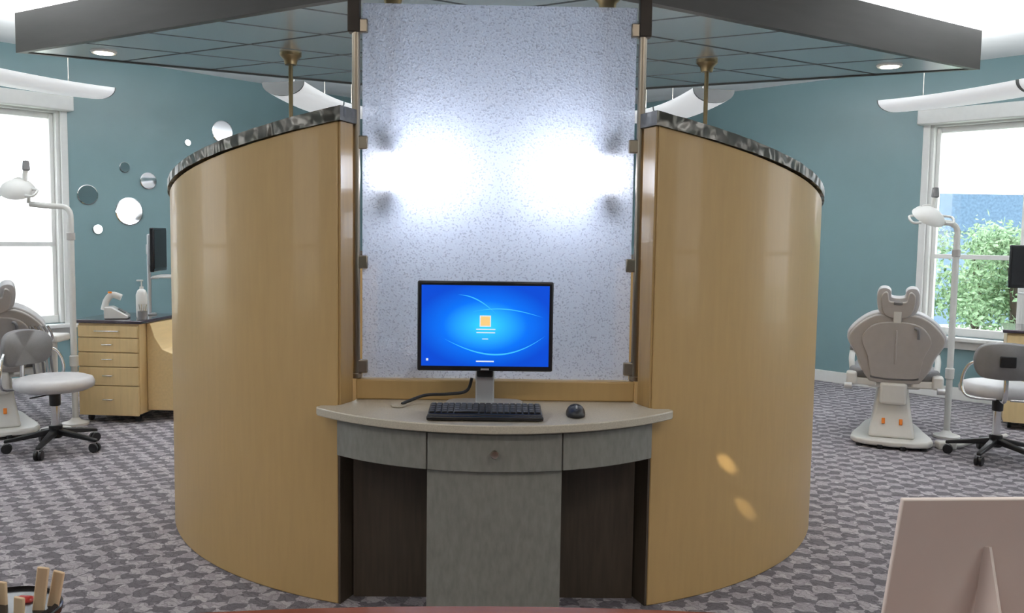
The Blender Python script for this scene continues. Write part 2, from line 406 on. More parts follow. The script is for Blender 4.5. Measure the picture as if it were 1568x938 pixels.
# ------------------------------------------------------------------ kiosk counter
g=G("built_in_computer_counter",(0,0,0))
cyc=3.814
def arcpts(Rr,x0,x1,n=28):
    out=[]
    a0=math.asin(x0/Rr); a1=math.asin(x1/Rr)
    for i in range(n+1):
        a=a0+(a1-a0)*i/n; out.append((Rr*sin(a),cyc-Rr*cos(a)))
    return out
front=arcpts(0.894,-0.65,0.65)
outl=front+[(0.657,3.225),(0.645,3.245),(0.59,3.245),(0.575,3.262),(0.54,3.345),(0.53,3.44),(-0.53,3.44),(-0.54,3.345),(-0.575,3.262),(-0.59,3.245),(-0.645,3.245),(-0.657,3.225)]
prism(g,"countertop",outl,0.735,0.765,M_ctop,bevel=0.004)
dg=lambda x,Rr: math.degrees(math.asin(x/Rr))
for i,(xa,xb) in enumerate(((-0.572,-0.235),(-0.231,0.231),(0.235,0.572))):
    arcbox(g,"drawer_front_%d"%(i+1),0,cyc,0.842,0.862,dg(xa,0.862),dg(xb,0.862),0.597,0.727,M_drawer,n=14,bevel=0.003)
bodyo=arcpts(0.84,-0.555,0.555)+[(0.545,3.25),(0.53,3.34),(-0.53,3.34),(-0.545,3.25)]
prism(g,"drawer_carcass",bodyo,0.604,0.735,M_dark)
arcbox(g,"centre_panel",0,cyc,0.60,0.846,dg(-0.232,0.846),dg(0.232,0.846),0.0,0.604,M_drawer,n=14)
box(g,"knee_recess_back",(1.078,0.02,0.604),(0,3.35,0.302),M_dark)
lathe(g,"drawer_knob",[(0.0,0.03),(0.012,0.028),(0.015,0.02),(0.007,0.012),(0.007,0)],M_steel,loc=(0.0,2.952,0.664),rot=(pi/2,0,0))
box(g,"backsplash_ledge",(1.07,0.07,0.078),(0,3.405,0.804),M_wood,bevel=0.006)

# glass screen with poles
g=G("textured_glass_screen",(0,3.405,0))
box(g,"glass_pane",(1.03,0.010,1.41),(0,0.0,0.845+0.705),M_glass)
for i,s in enumerate((-1,1)):
    cyl(g,"pole_%d"%i,0.0155,1.477,(s*0.538,-0.01,0.843+0.7385),M_pole)
    cyl(g,"pole_flange_%d"%i,0.022,0.02,(s*0.538,-0.01,0.854),M_pole)
    box(g,"top_bracket_%d"%i,(0.045,0.05,0.17),(s*0.545,-0.005,2.230),M_bronze,bevel=0.004)
    for j,z in enumerate((0.89,1.29,1.74,2.17)):
        box(g,"clip_%d_%d"%(i,j),(0.045,0.03,0.05),(s*0.516,-0.006,z),M_pole,bevel=0.004)

# ------------------------------------------------------------------ canopy
g=G("ceiling_canopy",(0,0,0))
F=Vector((0,3.19)); Lc=Vector((-2.54,4.79)); Rc=Vector((2.57,4.79)); Bk=Vector((0,6.07)); HC=2.32
prism(g,"backing_slab",[F*1+Vector((0,0.03)),Rc+Vector((-0.04,0)),Bk-Vector((0,0.03)),Lc+Vector((0.04,0))],HC+0.012,HC+0.19,M_gap)
fo=[F,Rc,Bk,Lc]
cen=Vector((0,4.7))
def inset(q,t): return q+(cen-q).normalized()*t
vs=[];fs=[]
for q in fo:
    qi=inset(q,0.06 if abs(q.x)>1 else 0.05)
    for P_,z in ((q,HC-0.004),(q,HC+0.2),(qi,HC+0.2),(qi,HC-0.004)): vs.append((P_.x,P_.y,z))
for i in range(4):
    j=(i+1)%4
    for k_ in range(4):
        k2=(k_+1)%4; fs.append((i*4+k_,j*4+k_,j*4+k2,i*4+k2))
obj("fascia",vs,fs,M_fascia,g)
N=6
fi=[inset(q,0.06 if abs(q.x)>1 else 0.05) for q in fo]
def bil(u,v): return fi[0]*(1-u)*(1-v)+fi[1]*u*(1-v)+fi[2]*u*v+fi[3]*(1-u)*v
vs=[];fs=[]; e=0.013
for i in range(N):
    for j in range(N):
        u0,u1,v0,v1=i/N+e/3,(i+1)/N-e/3,j/N+e/3,(j+1)/N-e/3
        c=[bil(u0,v0),bil(u1,v0),bil(u1,v1),bil(u0,v1)]; k_=len(vs)
        for q in c: vs.append((q.x,q.y,HC))
        for q in c: vs.append((q.x,q.y,HC+0.011))
        fs+=[(k_,k_+1,k_+2,k_+3),(k_+7,k_+6,k_+5,k_+4)]+[(k_+a,k_+(a+1)%4,k_+4+(a+1)%4,k_+4+a) for a in range(4)]
obj("metal_tiles",vs,fs,M_tile,g)
for i,s in enumerate((-1,1)):
    for j,y in enumerate((4.3,5.3)):
        cyl(g,"hanger_rod_%d_%d"%(i,j),0.006,CH-HC-0.19,(s*0.8,y,(CH+HC+0.19)/2),M_steel)
def spot(name,loc,target,power,size,blend=0.5,col=(1,0.9,0.75),r=0.03,parent=None):
    l=bpy.data.lights.new(name,'SPOT'); l.energy=power; l.spot_size=radians(size); l.spot_blend=blend; l.color=col; l.shadow_soft_size=r
    o=bpy.data.objects.new(name,l); COL.objects.link(o); o.location=loc
    d=Vector(target)-Vector(loc); o.rotation_euler=d.to_track_quat('-Z','Y').to_euler()
    if parent: o.parent=parent
    return o
for s in (-1,1):
    d=G("recessed_downlight",(s*2.06,4.74,HC))
    lathe(d,"trim_ring",[(0.045,-0.006),(0.06,-0.009),(0.066,0.0)],M_white)
    lathe(d,"lens",[(0.0,-0.012),(0.045,-0.011),(0.048,-0.004)],M_down)
    spot("downlight_lamp",(0,0,-0.03),(0,0,-2),18,110,0.8,parent=d)

# pendants with glass lamps
def pendant(x,y,zt=1.765,zb=1.555):
    g=G("pendant_lamp",(x,y,0))
    lathe(g,"ceiling_mount",[(0.0,HC-0.06),(0.03,HC-0.06),(0.035,HC-0.035),(0.055,HC-0.015),(0.055,HC)],M_brass)
    cyl(g,"stem",0.011,HC-0.05-zt,(0,0,(HC-0.05+zt)/2),M_brass)
    lathe(g,"upper_cap",[(0.012,zt+0.03),(0.038,zt+0.026),(0.040,zt-0.026)],M_bronze)
    lathe(g,"lower_cap",[(0.040,zb+0.026),(0.038,zb-0.026),(0.012,zb-0.03)],M_bronze)
    lathe(g,"glass_shade",[(0.030,zb+0.026),(0.037,zb+0.045),(0.038,(zt+zb)/2),(0.037,zt-0.045),(0.030,zt-0.026)],M_bulb)
    return g
def point(name,loc,power,r=0.05,col=(1,0.96,0.9),parent=None):
    l=bpy.data.lights.new(name,'POINT'); l.energy=power; l.shadow_soft_size=r; l.color=col
    o=bpy.data.objects.new(name,l); COL.objects.link(o); o.location=loc
    if parent: o.parent=parent
    return o
for s in (-1,1):
    p=pendant(s*0.409,3.462,1.722,1.545); point("lamp_light",(-s*0.17,0.13,1.635),6.0,0.08,(0.90,0.94,1.0),p); point("lamp_light_rear",(-s*0.02,0.17,1.64),2.6,0.05,(0.90,0.94,1.0),p)  # inward point light carries the glow; rear one added to backlight the caps
    p=pendant(s*1.08,4.69,1.55,1.34); point("lamp_light",(-s*0.1,0.0,1.45),4,0.05,(0.93,0.95,1.0),p)

# things inside the kiosk
g=G("inner_work_shelf",(0,3.56,0)); box(g,"shelf_top",(0.9,0.2,0.03),(0,0,0.80),M_ctop,bevel=0.004); box(g,"shelf_leg_1",(0.03,0.18,0.785),(-0.42,0,0.3925),M_dark); box(g,"shelf_leg_2",(0.03,0.18,0.785),(0.42,0,0.3925),M_dark)
g=G("paper_tray",(-0.31,3.50,0.816)); 
box(g,"tray_base",(0.11,0.08,0.012),(0,0,0.006),M_paper,bevel=0.002); box(g,"tray_back",(0.11,0.01,0.20),(0,0.035,0.10),M_paper,bevel=0.003); box(g,"paper_stack",(0.1,0.06,0.1),(0,-0.005,0.062),M_paper,bevel=0.003)

# ------------------------------------------------------------------ monitor
g=G("computer_monitor",(-0.04,3.22,0.766),0.0)
zc=0.302; W=0.493; Hh=0.328
box(g,"bezel",(W,0.03,Hh),(0,0.0,zc),M_bezel,bevel=0.006)
box(g,"rear_housing",(W*0.8,0.035,Hh*0.75),(0,0.03,zc),M_black,bevel=0.012)
scr=box(g,"screen",(W-0.03,0.004,Hh-0.034),(0,-0.0155,zc+0.002),M_screen)
def strip(name,fn,n,wf,mat,y=-0.0185):
    v=[];f=[]
    for i in range(n+1):
        t=i/n; x,z=fn(t); x2,z2=fn(t+0.001); d=Vector((x2-x,z2-z)).normalized(); w=wf(t)
        v.append((x-d.y*w,y,z+d.x*w)); v.append((x+d.y*w,y,z-d.x*w))
    for i in range(n): f.append((2*i,2*i+1,2*i+3,2*i+2))
    return obj(name,v,f,mat,g)
strip("streak_1",lambda t:(-0.15+0.37*t, zc-0.045-0.085*sin(pi*t*0.72)+0.08*t*t),30,lambda t:0.0028*sin(pi*t),M_swoosh)
strip("streak_2",lambda t:(-0.10+0.14*t, zc+0.115-0.07*t*t),20,lambda t:0.002*sin(pi*t),M_swoosh)
strip("streak_3",lambda t:(-0.05+0.26*t, zc+0.035+0.03*sin(pi*(t*0.8+0.2))-0.0*t),30,lambda t:0.0018*sin(pi*t),M_swoosh)
box(g,"user_icon",(0.034,0.002,0.034),(0.0,-0.0185,zc+0.02),M_icon,bevel=0.001)
box(g,"icon_frame",(0.041,0.001,0.041),(0.0,-0.0180,zc+0.02),M_text)
box(g,"login_text_1",(0.070,0.001,0.004),(0.002,-0.0183,zc-0.010),M_text)
box(g,"login_text_2",(0.068,0.001,0.004),(0.002,-0.0183,zc-0.022),M_text)
box(g,"login_text_3",(0.022,0.001,0.003),(0.0,-0.0183,zc-0.045),M_text)
box(g,"taskbar_text",(0.065,0.001,0.005),(0.0,-0.0183,zc-0.127),M_text)
box(g,"corner_icon",(0.008,0.001,0.008),(-0.21,-0.0183,zc-0.122),M_text)
box(g,"brand_badge",(0.03,0.001,0.006),(0,-0.0156,zc-0.1565),M_silver)
box(g,"stand_column",(0.07,0.02,0.17),(0,0.05,0.095),M_silver,bevel=0.005)
box(g,"stand_hinge",(0.06,0.03,0.05),(0,0.032,0.135),M_black,bevel=0.006)
prism(g,"stand_base",smoothpts([(-0.11,-0.0),(0.11,0.0),(0.12,0.13),(-0.12,0.13)],True,5),0.0,0.014,M_silver,loc=(0,-0.02,0),bevel=0.003)
# keyboard
g=G("computer_keyboard",(-0.035,3.068,0.769))
box(g,"case",(0.395,0.150,0.018),(0,0,0.015),M_black,rot=(radians(4),0,0),bevel=0.005)
for r_ in range(5):
    for c_ in range(18):
        if r_==0 and 3<c_<8: continue
        box(g,"key_%d_%d"%(r_,c_),(0.0175,0.0195,0.008),(-0.183+c_*0.0215,-0.048+r_*0.024,0.0265+(r_*0.024-0.048)*0.07),M_bezel,rot=(radians(4),0,0),bevel=0.0025)
box(g,"space_bar",(0.082,0.0195,0.008),(-0.183+5.5*0.0215,-0.048,0.0235),M_bezel,rot=(radians(4),0,0),bevel=0.0025)
box(g,"palm_edge",(0.40,0.02,0.014),(0,-0.080,0.007),M_black,bevel=0.004)
# mouse
g=G("computer_mouse",(0.285,3.10,0.766))
bm=bmesh.new(); bmesh.ops.create_uvsphere(bm,u_segments=28,v_segments=16,radius=1)
for v in bm.verts:
    v.co=Vector((v.co.x*0.034,v.co.y*0.058,max(0,v.co.z+0.25)*0.033))
    if v.co.y<0: v.co.z*=0.9
me=bpy.data.meshes.new("shell"); bm.to_mesh(me); bm.free(); me.materials.append(M_black)
for p_ in me.polygons: p_.use_smooth=True
o=bpy.data.objects.new("shell",me); COL.objects.link(o); o.parent=g
cyl(g,"scroll_wheel",0.008,0.006,(0,-0.028,0.033),M_silver,rot=(0,pi/2,0))
g=G("power_cable",(0,0,0))
tube(g,"cable",[(-0.345,3.24,0.774),(-0.32,3.26,0.782),(-0.26,3.30,0.797),(-0.18,3.31,0.80),(-0.11,3.325,0.81),(-0.09,3.325,0.86)],0.006,M_cable)
cyl(g,"desk_grommet",0.028,0.006,(-0.355,3.235,0.7695),M_ctop)

# ------------------------------------------------------------------ foreground reception desk, sign, cup
g=G("reception_desk",(0,-1.14,0))
arcbox(g,"desk_top",0,0,1.42,1.96,150,210,1.012,1.05,M_cherry,n=40,bevel=0.006)
arcbox(g,"desk_body",0,0,1.52,1.84,152,208,0.0,1.012,M_cherry,n=40)
g=G("easel_back_sign",(0.375,0.615,1.0525),rz=radians(3))
box(g,"sign_board",(0.21,0.004,0.178),(0,-0.0155,0.089),M_card,rot=(radians(12),0,0),bevel=0.001)
obj("easel_leg",[(x_,y_,z_) for x_ in (0.0,0.0018) for (y_,z_) in ((-0.027,0.140),(-0.034,0.142),(-0.085,0.002),(-0.070,0.002),(-0.016,0.05))],
    [(0,1,2,3,4),(9,8,7,6,5)]+[(i,(i+1)%5,5+(i+1)%5,5+i) for i in range(5)],M_card,g,loc=(-0.042,0,0))
g=G("cup_of_wooden_sticks",(-0.372,0.66,1.051),s=1.2)
lathe(g,"cup",[(0.0,0.0),(0.028,0.0),(0.033,0.052),(0.031,0.053),(0.027,0.004),(0.0,0.004)],M_black)
lathe(g,"rim_band",[(0.0325,0.045),(0.0335,0.046),(0.0340,0.050),(0.0332,0.051)],M_bezel)
for i,(x,y,lx,ly,h) in enumerate([(-.018,-.004,-.14,0,.070),(-.013,.006,-.05,0.05,.074),(-.008,-.008,-.12,-0.05,.066),(-.004,.006,.0,0,.062),(.018,-.002,.14,0,.075),(.021,.005,.22,0.03,.071),(.012,-.008,.06,0,.058),(-.022,.002,-.26,0.0,.066)]):
    box(g,"stick_%d"%i,(0.0075,0.002,h),(x+lx*h*0.35,y,h/2+0.004),M_stick,rot=(ly,lx,random.uniform(-.3,.3)),bevel=0.0008)
box(g,"red_marker",(0.012,0.008,0.050),(0.006,0.012,0.029),M_red,rot=(0,0.05,0),bevel=0.003)

# ------------------------------------------------------------------ suspended luminaires
def luminaire(x,y,rz,Ln,zb=2.38,power=60,w=0.34,h=0.10):
    g=G("suspended_linear_luminaire",(x,y,zb),rz)
    prof=[]
    for i in range(17):
        a=pi*i/16; prof.append((-w/2*cos(a),h-h*sin(a)**0.9))
    def section(name,y0,y1,mat,sc=1.0,n=12):
        v=[];f=[];m=len(prof)
        for i in range(n+1):
            yy=y0+(y1-y0)*i/n
            t=(yy/(Ln/2)); bow=0.05*t*t
            for (px,pz) in prof: v.append((px*sc,yy,(pz-h/2)*sc+h/2+bow))
        for i in range(n):
            for k_ in range(m):
                k2=(k_+1)%m; f.append((i*m+k_,i*m+k2,(i+1)*m+k2,(i+1)*m+k_))
        f.append(tuple(range(m))); f.append(tuple(n*m+k_ for k_ in range(m))[::-1])
        return obj(name,v,f,mat,g,smooth=True,angle=50)
    section("lens_1",-Ln/2,-0.012,M_lens); section("lens_2",0.012,Ln/2,M_lens)
    section("joint_band",-0.012,0.012,M_lensend,1.01,2)
    section("end_cap_1",-Ln/2-0.012,-Ln/2,M_lensend,1.0,1); section("end_cap_2",Ln/2,Ln/2+0.012,M_lensend,1.0,1)
    for i,yy in enumerate((-Ln*0.38,0,Ln*0.38)):
        hc=CH-0.004-zb-h
        cyl(g,"suspension_cable_%d"%i,0.0025,hc,(0,yy,h+hc/2),M_steel,n=8)
    l=bpy.data.lights.new("uplight",'AREA'); l.shape='RECTANGLE'; l.size=w*0.8; l.size_y=Ln*0.95; l.energy=power; l.color=(0.95,0.98,1.0)
    o=bpy.data.objects.new("uplight",l); COL.objects.link(o); o.parent=g; o.location=(0,0,h+0.07); o.rotation_euler=(pi,0,0)
    return g
for s in (-1,1):
    luminaire(s*3.27,5.45,s*0.27,2.5,zb=2.30,power=85,w=0.28,h=0.08)
    luminaire(s*1.40,7.25,s*0.28,1.3,zb=2.34,power=80)
    luminaire(s*3.2,1.6,s*0.0,2.4,power=36)
for i,(x,y) in enumerate(((-1.6,0.6),(1.6,0.6),(-1.6,-1.7),(1.6,-1.7))):  # unseen overhead panels added to light the front maple walls
    g=G("recessed_ceiling_light",(x,y,CH-0.002))
    box(g,"frame",(1.24,0.64,0.02),(0,0,-0.011),M_white,bevel=0.004)
    box(g,"diffuser",(1.16,0.56,0.006),(0,0,-0.025),M_panel)
    l=bpy.data.lights.new("troffer_lamp",'AREA'); l.shape='RECTANGLE'; l.size=1.16; l.size_y=0.56; l.energy=16; l.color=(1.0,0.90,0.76)
    o=bpy.data.objects.new("troffer_lamp",l); COL.objects.link(o); o.parent=g; o.location=(0,0,-0.035)

# ------------------------------------------------------------------ dental chair
def dental_chair(x,y,rz,recline=12):
    g=G("dental_chair",(x,y,0),rz)
    prism(g,"foot_plate",smoothpts([(-0.23,-0.22),(0.23,-0.22),(0.21,0.2),(0.12,0.55),(-0.12,0.55),(-0.21,0.2)],True,4),0.02,0.06,M_plas,bevel=0.012)
    for i,(a,b) in enumerate(((-.2,-.2),(.2,-.2),(-.07,-.25),(.07,-.25),(-.1,.5),(.1,.5))):
        cyl(g,"foot_%d"%i,0.022,0.03,(a,b,0.015),M_black)
    obj("pedestal",[(-.15,-.17,.06),(.15,-.17,.06),(.14,.25,.06),(-.14,.25,.06),(-.12,-.10,.22),(.12,-.10,.22),(.12,.2,.22),(-.12,.2,.22),(-.09,-.07,.40),(.09,-.07,.40),(.1,.2,.40),(-.1,.2,.40)],
        [(0,1,2,3),(8,9,10,11)]+[(a+i,a+(i+1)%4,a+4+(i+1)%4,a+4+i) for a in (0,4) for i in range(4)],M_plas,g,bevel=0.02,bseg=3)
    for i,s in enumerate((-1,1)):
        box(g,"pedal_button_%d"%i,(0.022,0.012,0.04),(s*0.055,-0.135,0.17),M_orange,rot=(radians(-20),0,0),bevel=0.004)
    box(g,"seat_frame",(0.34,0.5,0.06),(0,0.15,0.42),M_plas,bevel=0.02)
    prism(g,"seat_cushion",smoothpts([(-0.25,-0.1),(0.25,-0.1),(0.26,0.3),(0.22,0.6),(0.16,0.9),(-0.16,0.9),(-0.22,0.6),(-0.26,0.3)],True,4),0.45,0.52,M_vinyl,bevel=0.025,bseg=4)
    b=G("backrest_assembly",(0,-0.10,0.43),parent=g,rot=(radians(recline),0,0))
    half=[(0.13,0.0),(0.18,0.03),(0.225,0.11),(0.25,0.19),(0.295,0.27),(0.31,0.32),(0.295,0.365),(0.25,0.42),(0.18,0.475),(0.10,0.50)]
    out=half+[(-a,c) for a,c in half[::-1]]
    prism(b,"backrest_cushion",smoothpts(out,True,4),-0.075,0.0,M_vinyll,rot=(pi/2,0,0),bevel=0.028,bseg=4)
    prism(b,"backrest_shell",smoothpts([(a*0.96,c*0.97+0.006) for a,c in out],True,4),0.0,0.026,M_cream,rot=(pi/2,0,0),bevel=0.012,bseg=3)
    inner=[(0.12,0.05),(0.155,0.09),(0.175,0.20),(0.215,0.31),(0.17,0.40),(0.08,0.44)]
    inner=inner+[(-a,c) for a,c in inner[::-1]]
    prism(b,"rear_cover",smoothpts(inner,True,4),0.02,0.042,M_cream,rot=(pi/2,0,0),bevel=0.012,bseg=3)
    box(b,"cover_rib",(0.012,0.010,0.24),(0,-0.043,0.27),M_cream,bevel=0.004)
    tube(b,"release_lever",[(0.11,-0.045,0.41),(0.13,-0.060,0.40),(0.135,-0.060,0.34)],0.010,M_vinyl)
    hr=[(0.07,0.475),(0.115,0.51),(0.13,0.57),(0.13,0.63),(0.11,0.668),(0.07,0.672),(0.045,0.65),(0.038,0.61)]
    hro=hr+[(-a,c) for a,c in hr[::-1]]
    prism(b,"headrest_cushion",smoothpts(hro,True,5),-0.05,0.02,M_vinyll,rot=(pi/2,0,0),bevel=0.014,bseg=3)
    hb=[(0.05,0.475),(0.09,0.51),(0.104,0.57),(0.104,0.62),(0.085,0.648),(0.066,0.645),(0.058,0.61),(0.045,0.585)]
    prism(b,"headrest_back",smoothpts(hb+[(-a,c) for a,c in hb[::-1]],True,4),0.018,0.040,M_cream,rot=(pi/2,0,0),bevel=0.006)
    box(b,"headrest_slot",(0.055,0.012,0.022),(0,-0.04,0.575),M_vinyl,bevel=0.005)
    box(b,"headrest_bar",(0.05,0.012,0.12),(0,-0.035,0.46),M_plas,bevel=0.004)
    for i,s in enumerate((-1,1)):
        tube(g,"arm_%d"%i,[(s*0.16,0.02,0.42),(s*0.25,0.0,0.44),(s*0.275,0.04,0.54),(s*0.275,0.12,0.60),(s*0.27,0.26,0.61)],0.020,M_plas)
        box(g,"arm_pad_%d"%i,(0.05,0.22,0.03),(s*0.27,0.2,0.632),M_vinyl,bevel=0.012,bseg=3)
        box(g,"hinge_cover_%d"%i,(0.07,0.10,0.09),(s*0.27,-0.10,0.45),M_plas,bevel=0.015,bseg=3)
        box(g,"hinge_link_%d"%i,(0.14,0.05,0.05),(s*0.18,-0.10,0.43),M_plas,bevel=0.01)
        cyl(g,"hinge_knob_%d"%i,0.022,0.05,(s*0.29,-0.16,0.40),M_silver,rot=(0,pi/2,0))
    box(g,"motor_housing",(0.17,0.12,0.15),(0,-0.09,0.36),M_plas,bevel=0.02,bseg=3)
    return g
dental_chair(2.76,6.05,radians(-23))
dental_chair(-3.42,6.05,radians(30),recline=24)

# ------------------------------------------------------------------ operatory lamps
def op_lamp(x,y,topz=1.56,reach=0.17,hz=0.0):
    g=G("dental_operatory_light",(x,y,0))
    lathe(g,"floor_foot",[(0.0,0.0),(0.09,0.0),(0.09,0.015),(0.04,0.03),(0.024,0.05)],M_plas)
    tube(g,"support_pole",[(0,0,0.03),(0,0,0.4),(0,0,0.9),(0,0,topz-0.16),(0,0,topz-0.09)],0.022,M_plas,n=14)
    tube(g,"curved_arm",[(0,0,topz-0.12),(0,0,topz-0.06),(-0.015,0,topz-0.025),(-0.05,0,topz-0.005),(-reach*0.6,-0.01,topz),(-reach,-0.02,topz+0.01)],0.02,M_plas,n=14)
    lathe(g,"pole_collar",[(0.023,0.0),(0.03,0.005),(0.03,0.075),(0.023,0.08)],M_plas,loc=(0,0,0.42))
    lathe(g,"pole_collar_upper",[(0.023,0.0),(0.028,0.004),(0.028,0.05),(0.023,0.054)],M_cream,loc=(0,0,topz-0.24))
    h=G("lamp_head",(-reach-0.01,-0.02,topz+0.015),parent=g)
    tube(h,"yoke",[(0.0,0,-0.0),(0.0,0,0.05+hz),(-0.05,0,0.10+hz),(-0.10,0,0.09+hz)],0.012,M_plas)
    tube(h,"yoke_stem",[(-0.02,0.0,0.07+hz),(-0.02,0,0.13+hz),(-0.01,0,0.17+hz)],0.016,M_plas)
    lathe(h,"yoke_finial",[(0.0,0.075),(0.02,0.07),(0.026,0.01),(0.016,0.0)],M_vinyl,loc=(-0.01,0,0.155+hz))
    lathe(h,"reflector",[(0.0,0.055),(0.055,0.045),(0.10,0.015),(0.115,-0.015),(0.108,-0.016),(0.0,0.005)],M_plas,loc=(-0.06,-0.03,0.03+hz),rot=(radians(35),radians(12),0))
    lathe(h,"lamp_glass",[(0.0,-0.004),(0.03,-0.010),(0.038,0.006)],M_chrome,loc=(-0.06,-0.03,0.03+hz),rot=(radians(35),radians(12),0))
    for i,q in enumerate((-1,1)):
        tube(h,"grab_handle_%d"%i,[(-0.06+q*0.09,-0.02,0.03+hz),(-0.06+q*0.15,-0.05,0.02+hz),(-0.06+q*0.14,-0.09,-0.02+hz),(-0.06+q*0.085,-0.09,-0.02+hz)],0.009,M_plas)
    return g
op_lamp(3.24,6.22,1.53,0.16)
op_lamp(-3.02,6.35,1.56,0.27,0.07)

# ------------------------------------------------------------------ stools
def stool(x,y,rz,seatmat,backmat,seat_r=0.235,zs=0.40):
    g=G("operator_stool",(x,y,0),rz)
    for i in range(5):
        a=radians(90+72*i+10)
        L_=0.29
        b=G("base_leg_%d"%(i+1),(0,0,0),a,parent=g)
        obj("arm",[(0.02,-.022,.10),(0.02,.022,.10),(0.02,.022,.14),(0.02,-.022,.14),(L_,-.013,.065),(L_,.013,.065),(L_,.013,.085),(L_,-.013,.085)],
            [(0,1,2,3),(7,6,5,4),(0,4,5,1),(1,5,6,2),(2,6,7,3),(3,7,4,0)],M_black,b,bevel=0.006)
        cyl(b,"caster_stem",0.008,0.03,(L_-0.015,0,0.06),M_chrome,n=12)
        for q in (-1,1): cyl(b,"caster_wheel_%d"%q,0.030,0.018,(L_-0.015,q*0.014,0.031),M_black,rot=(pi/2,0,0.0))
    cyl(g,"hub",0.04,0.08,(0,0,0.12),M_black)
    cyl(g,"gas_column",0.024,zs-0.20,(0,0,0.15+(zs-0.2)/2),M_chrome)
    cyl(g,"column_sleeve",0.033,0.09,(0,0,zs-0.07),M_black)
    box(g,"seat_mechanism",(0.18,0.14,0.03),(0,0,zs-0.02),M_black,bevel=0.008)
    lathe(g,"seat_cushion",[(0.0,-0.012),(seat_r*0.85,-0.012),(seat_r*0.98,0.005),(seat_r,0.03),(seat_r*0.95,0.058),(seat_r*0.8,0.07),(0.0,0.062)],seatmat,loc=(0,0,zs),n=40,angle=70)
    box(g,"height_lever",(0.12,0.012,0.008),(0.14,0.02,zs-0.035),M_black,bevel=0.003)
    tube(g,"back_support",[(0,-0.06,zs-0.02),(0,-0.22,zs-0.02),(0,-0.275,zs+0.04),(0,-0.265,zs+0.24)],0.014,M_chrome)
    half=[(0.05,0.0),(0.13,0.01),(0.165,0.06),(0.17,0.13),(0.14,0.19),(0.06,0.215)]
    o_=half+[(-a,c) for a,c in half[::-1]]
    v=smoothpts([(a,c,0) for a,c in o_],True,4)
    n=len(v); vs=[];fs=[]
    def bend(px,pz,d): return (px, -0.25-d+px*px*1.6, zs+0.13+pz)
    rings=[(0.0,1.0),(0.012,1.05),(0.04,1.05),(0.052,0.97)]
    for d,sc in rings:
        for q in v: vs.append(bend(q.x*sc,(q.y-0.105)*sc+0.105,d))
    for k_ in range(3):
        for i in range(n): fs.append((k_*n+i,k_*n+(i+1)%n,(k_+1)*n+(i+1)%n,(k_+1)*n+i))
    ci=len(vs); vs.append(bend(0,0.105,0.0)); vs.append(bend(0,0.105,0.052))
    for i in range(n):
        fs.append((ci,i,(i+1)%n)); fs.append((ci+1,3*n+i,3*n+(i+1)%n))
    obj("backrest_pad",vs,fs,backmat,g,smooth=True,angle=60)
    box(g,"backrest_plate",(0.09,0.02,0.07),(0,-0.31,zs+0.24),M_black,bevel=0.006)
    for q in (-1,1):
        tube(g,"armrest_%d"%q,[(q*0.04,-0.2,zs-0.01),(q*0.20,-0.20,zs+0.0),(q*0.235,-0.18,zs+0.09),(q*0.2,-0.20,zs+0.2),(q*0.12,-0.26,zs+0.24)],0.010,M_chrome)
    return g
stool(-2.79,5.60,radians(-112),M_vinyll,M_vinyl,zs=0.40)
stool(3.24,5.60,radians(-22),M_vinyll,M_vinyl,zs=0.43)

# ------------------------------------------------------------------ cabinets
def drawer_cabinet(x,y,rz,w=0.46,d=0.55,n=5,mirror=1):
    g=G("dental_drawer_cabinet",(x,y,0),rz)
    box(g,"carcass",(w,d,0.66),(0,d/2,0.395),M_cabw,bevel=0.004)
    box(g,"worktop",(w+0.06,d+0.06,0.025),(0,d/2,0.738),M_purp,bevel=0.006)
    hs=[0.085,0.10,0.10,0.13,0.215]; z=0.715
    for i,hh in enumerate(hs):
        z-=hh+0.006
        box(g,"drawer_front_%d"%(i+1),(w-0.01,0.018,hh),(0,-0.0095,z+hh/2),M_cabw,bevel=0.003)
        wide=0.18 if i==0 else 0.07
        tube(g,"handle_%d"%(i+1),[(-wide/2,-0.018,z+hh*0.55),(-wide/2,-0.036,z+hh*0.55),(wide/2,-0.036,z+hh*0.55),(wide/2,-0.018,z+hh*0.55)],0.005,M_chrome,sm=False)
    for i,(a,b) in enumerate(((-w/2+.05,.06),(w/2-.05,.06),(-w/2+.05,d-.06),(w/2-.05,d-.06))):
        cyl(g,"caster_%d"%i,0.028,0.025,(a,b,0.028),M_black,rot=(0,pi/2,0)); cyl(g,"caster_stem_%d"%i,0.012,0.03,(a,b,0.055),M_black)
    s=mirror
    pr=[(0.0,0.08),(0.26,0.08),(0.26,0.52),(0.2,0.50),(0.12,0.53),(0.06,0.62),(0.03,0.72),(0.0,0.72)]
    prism(g,"side_section",[(a*s,c) for a,c in pr],-0.40,0.0,M_cabw,loc=(s*(w/2+0.003),0.10,0),rot=(pi/2,0,0),bevel=0.005)
    return g
drawer_cabinet(-2.80,6.42,radians(-6))
drawer_cabinet(4.02,6.42,radians(-28),mirror=1)

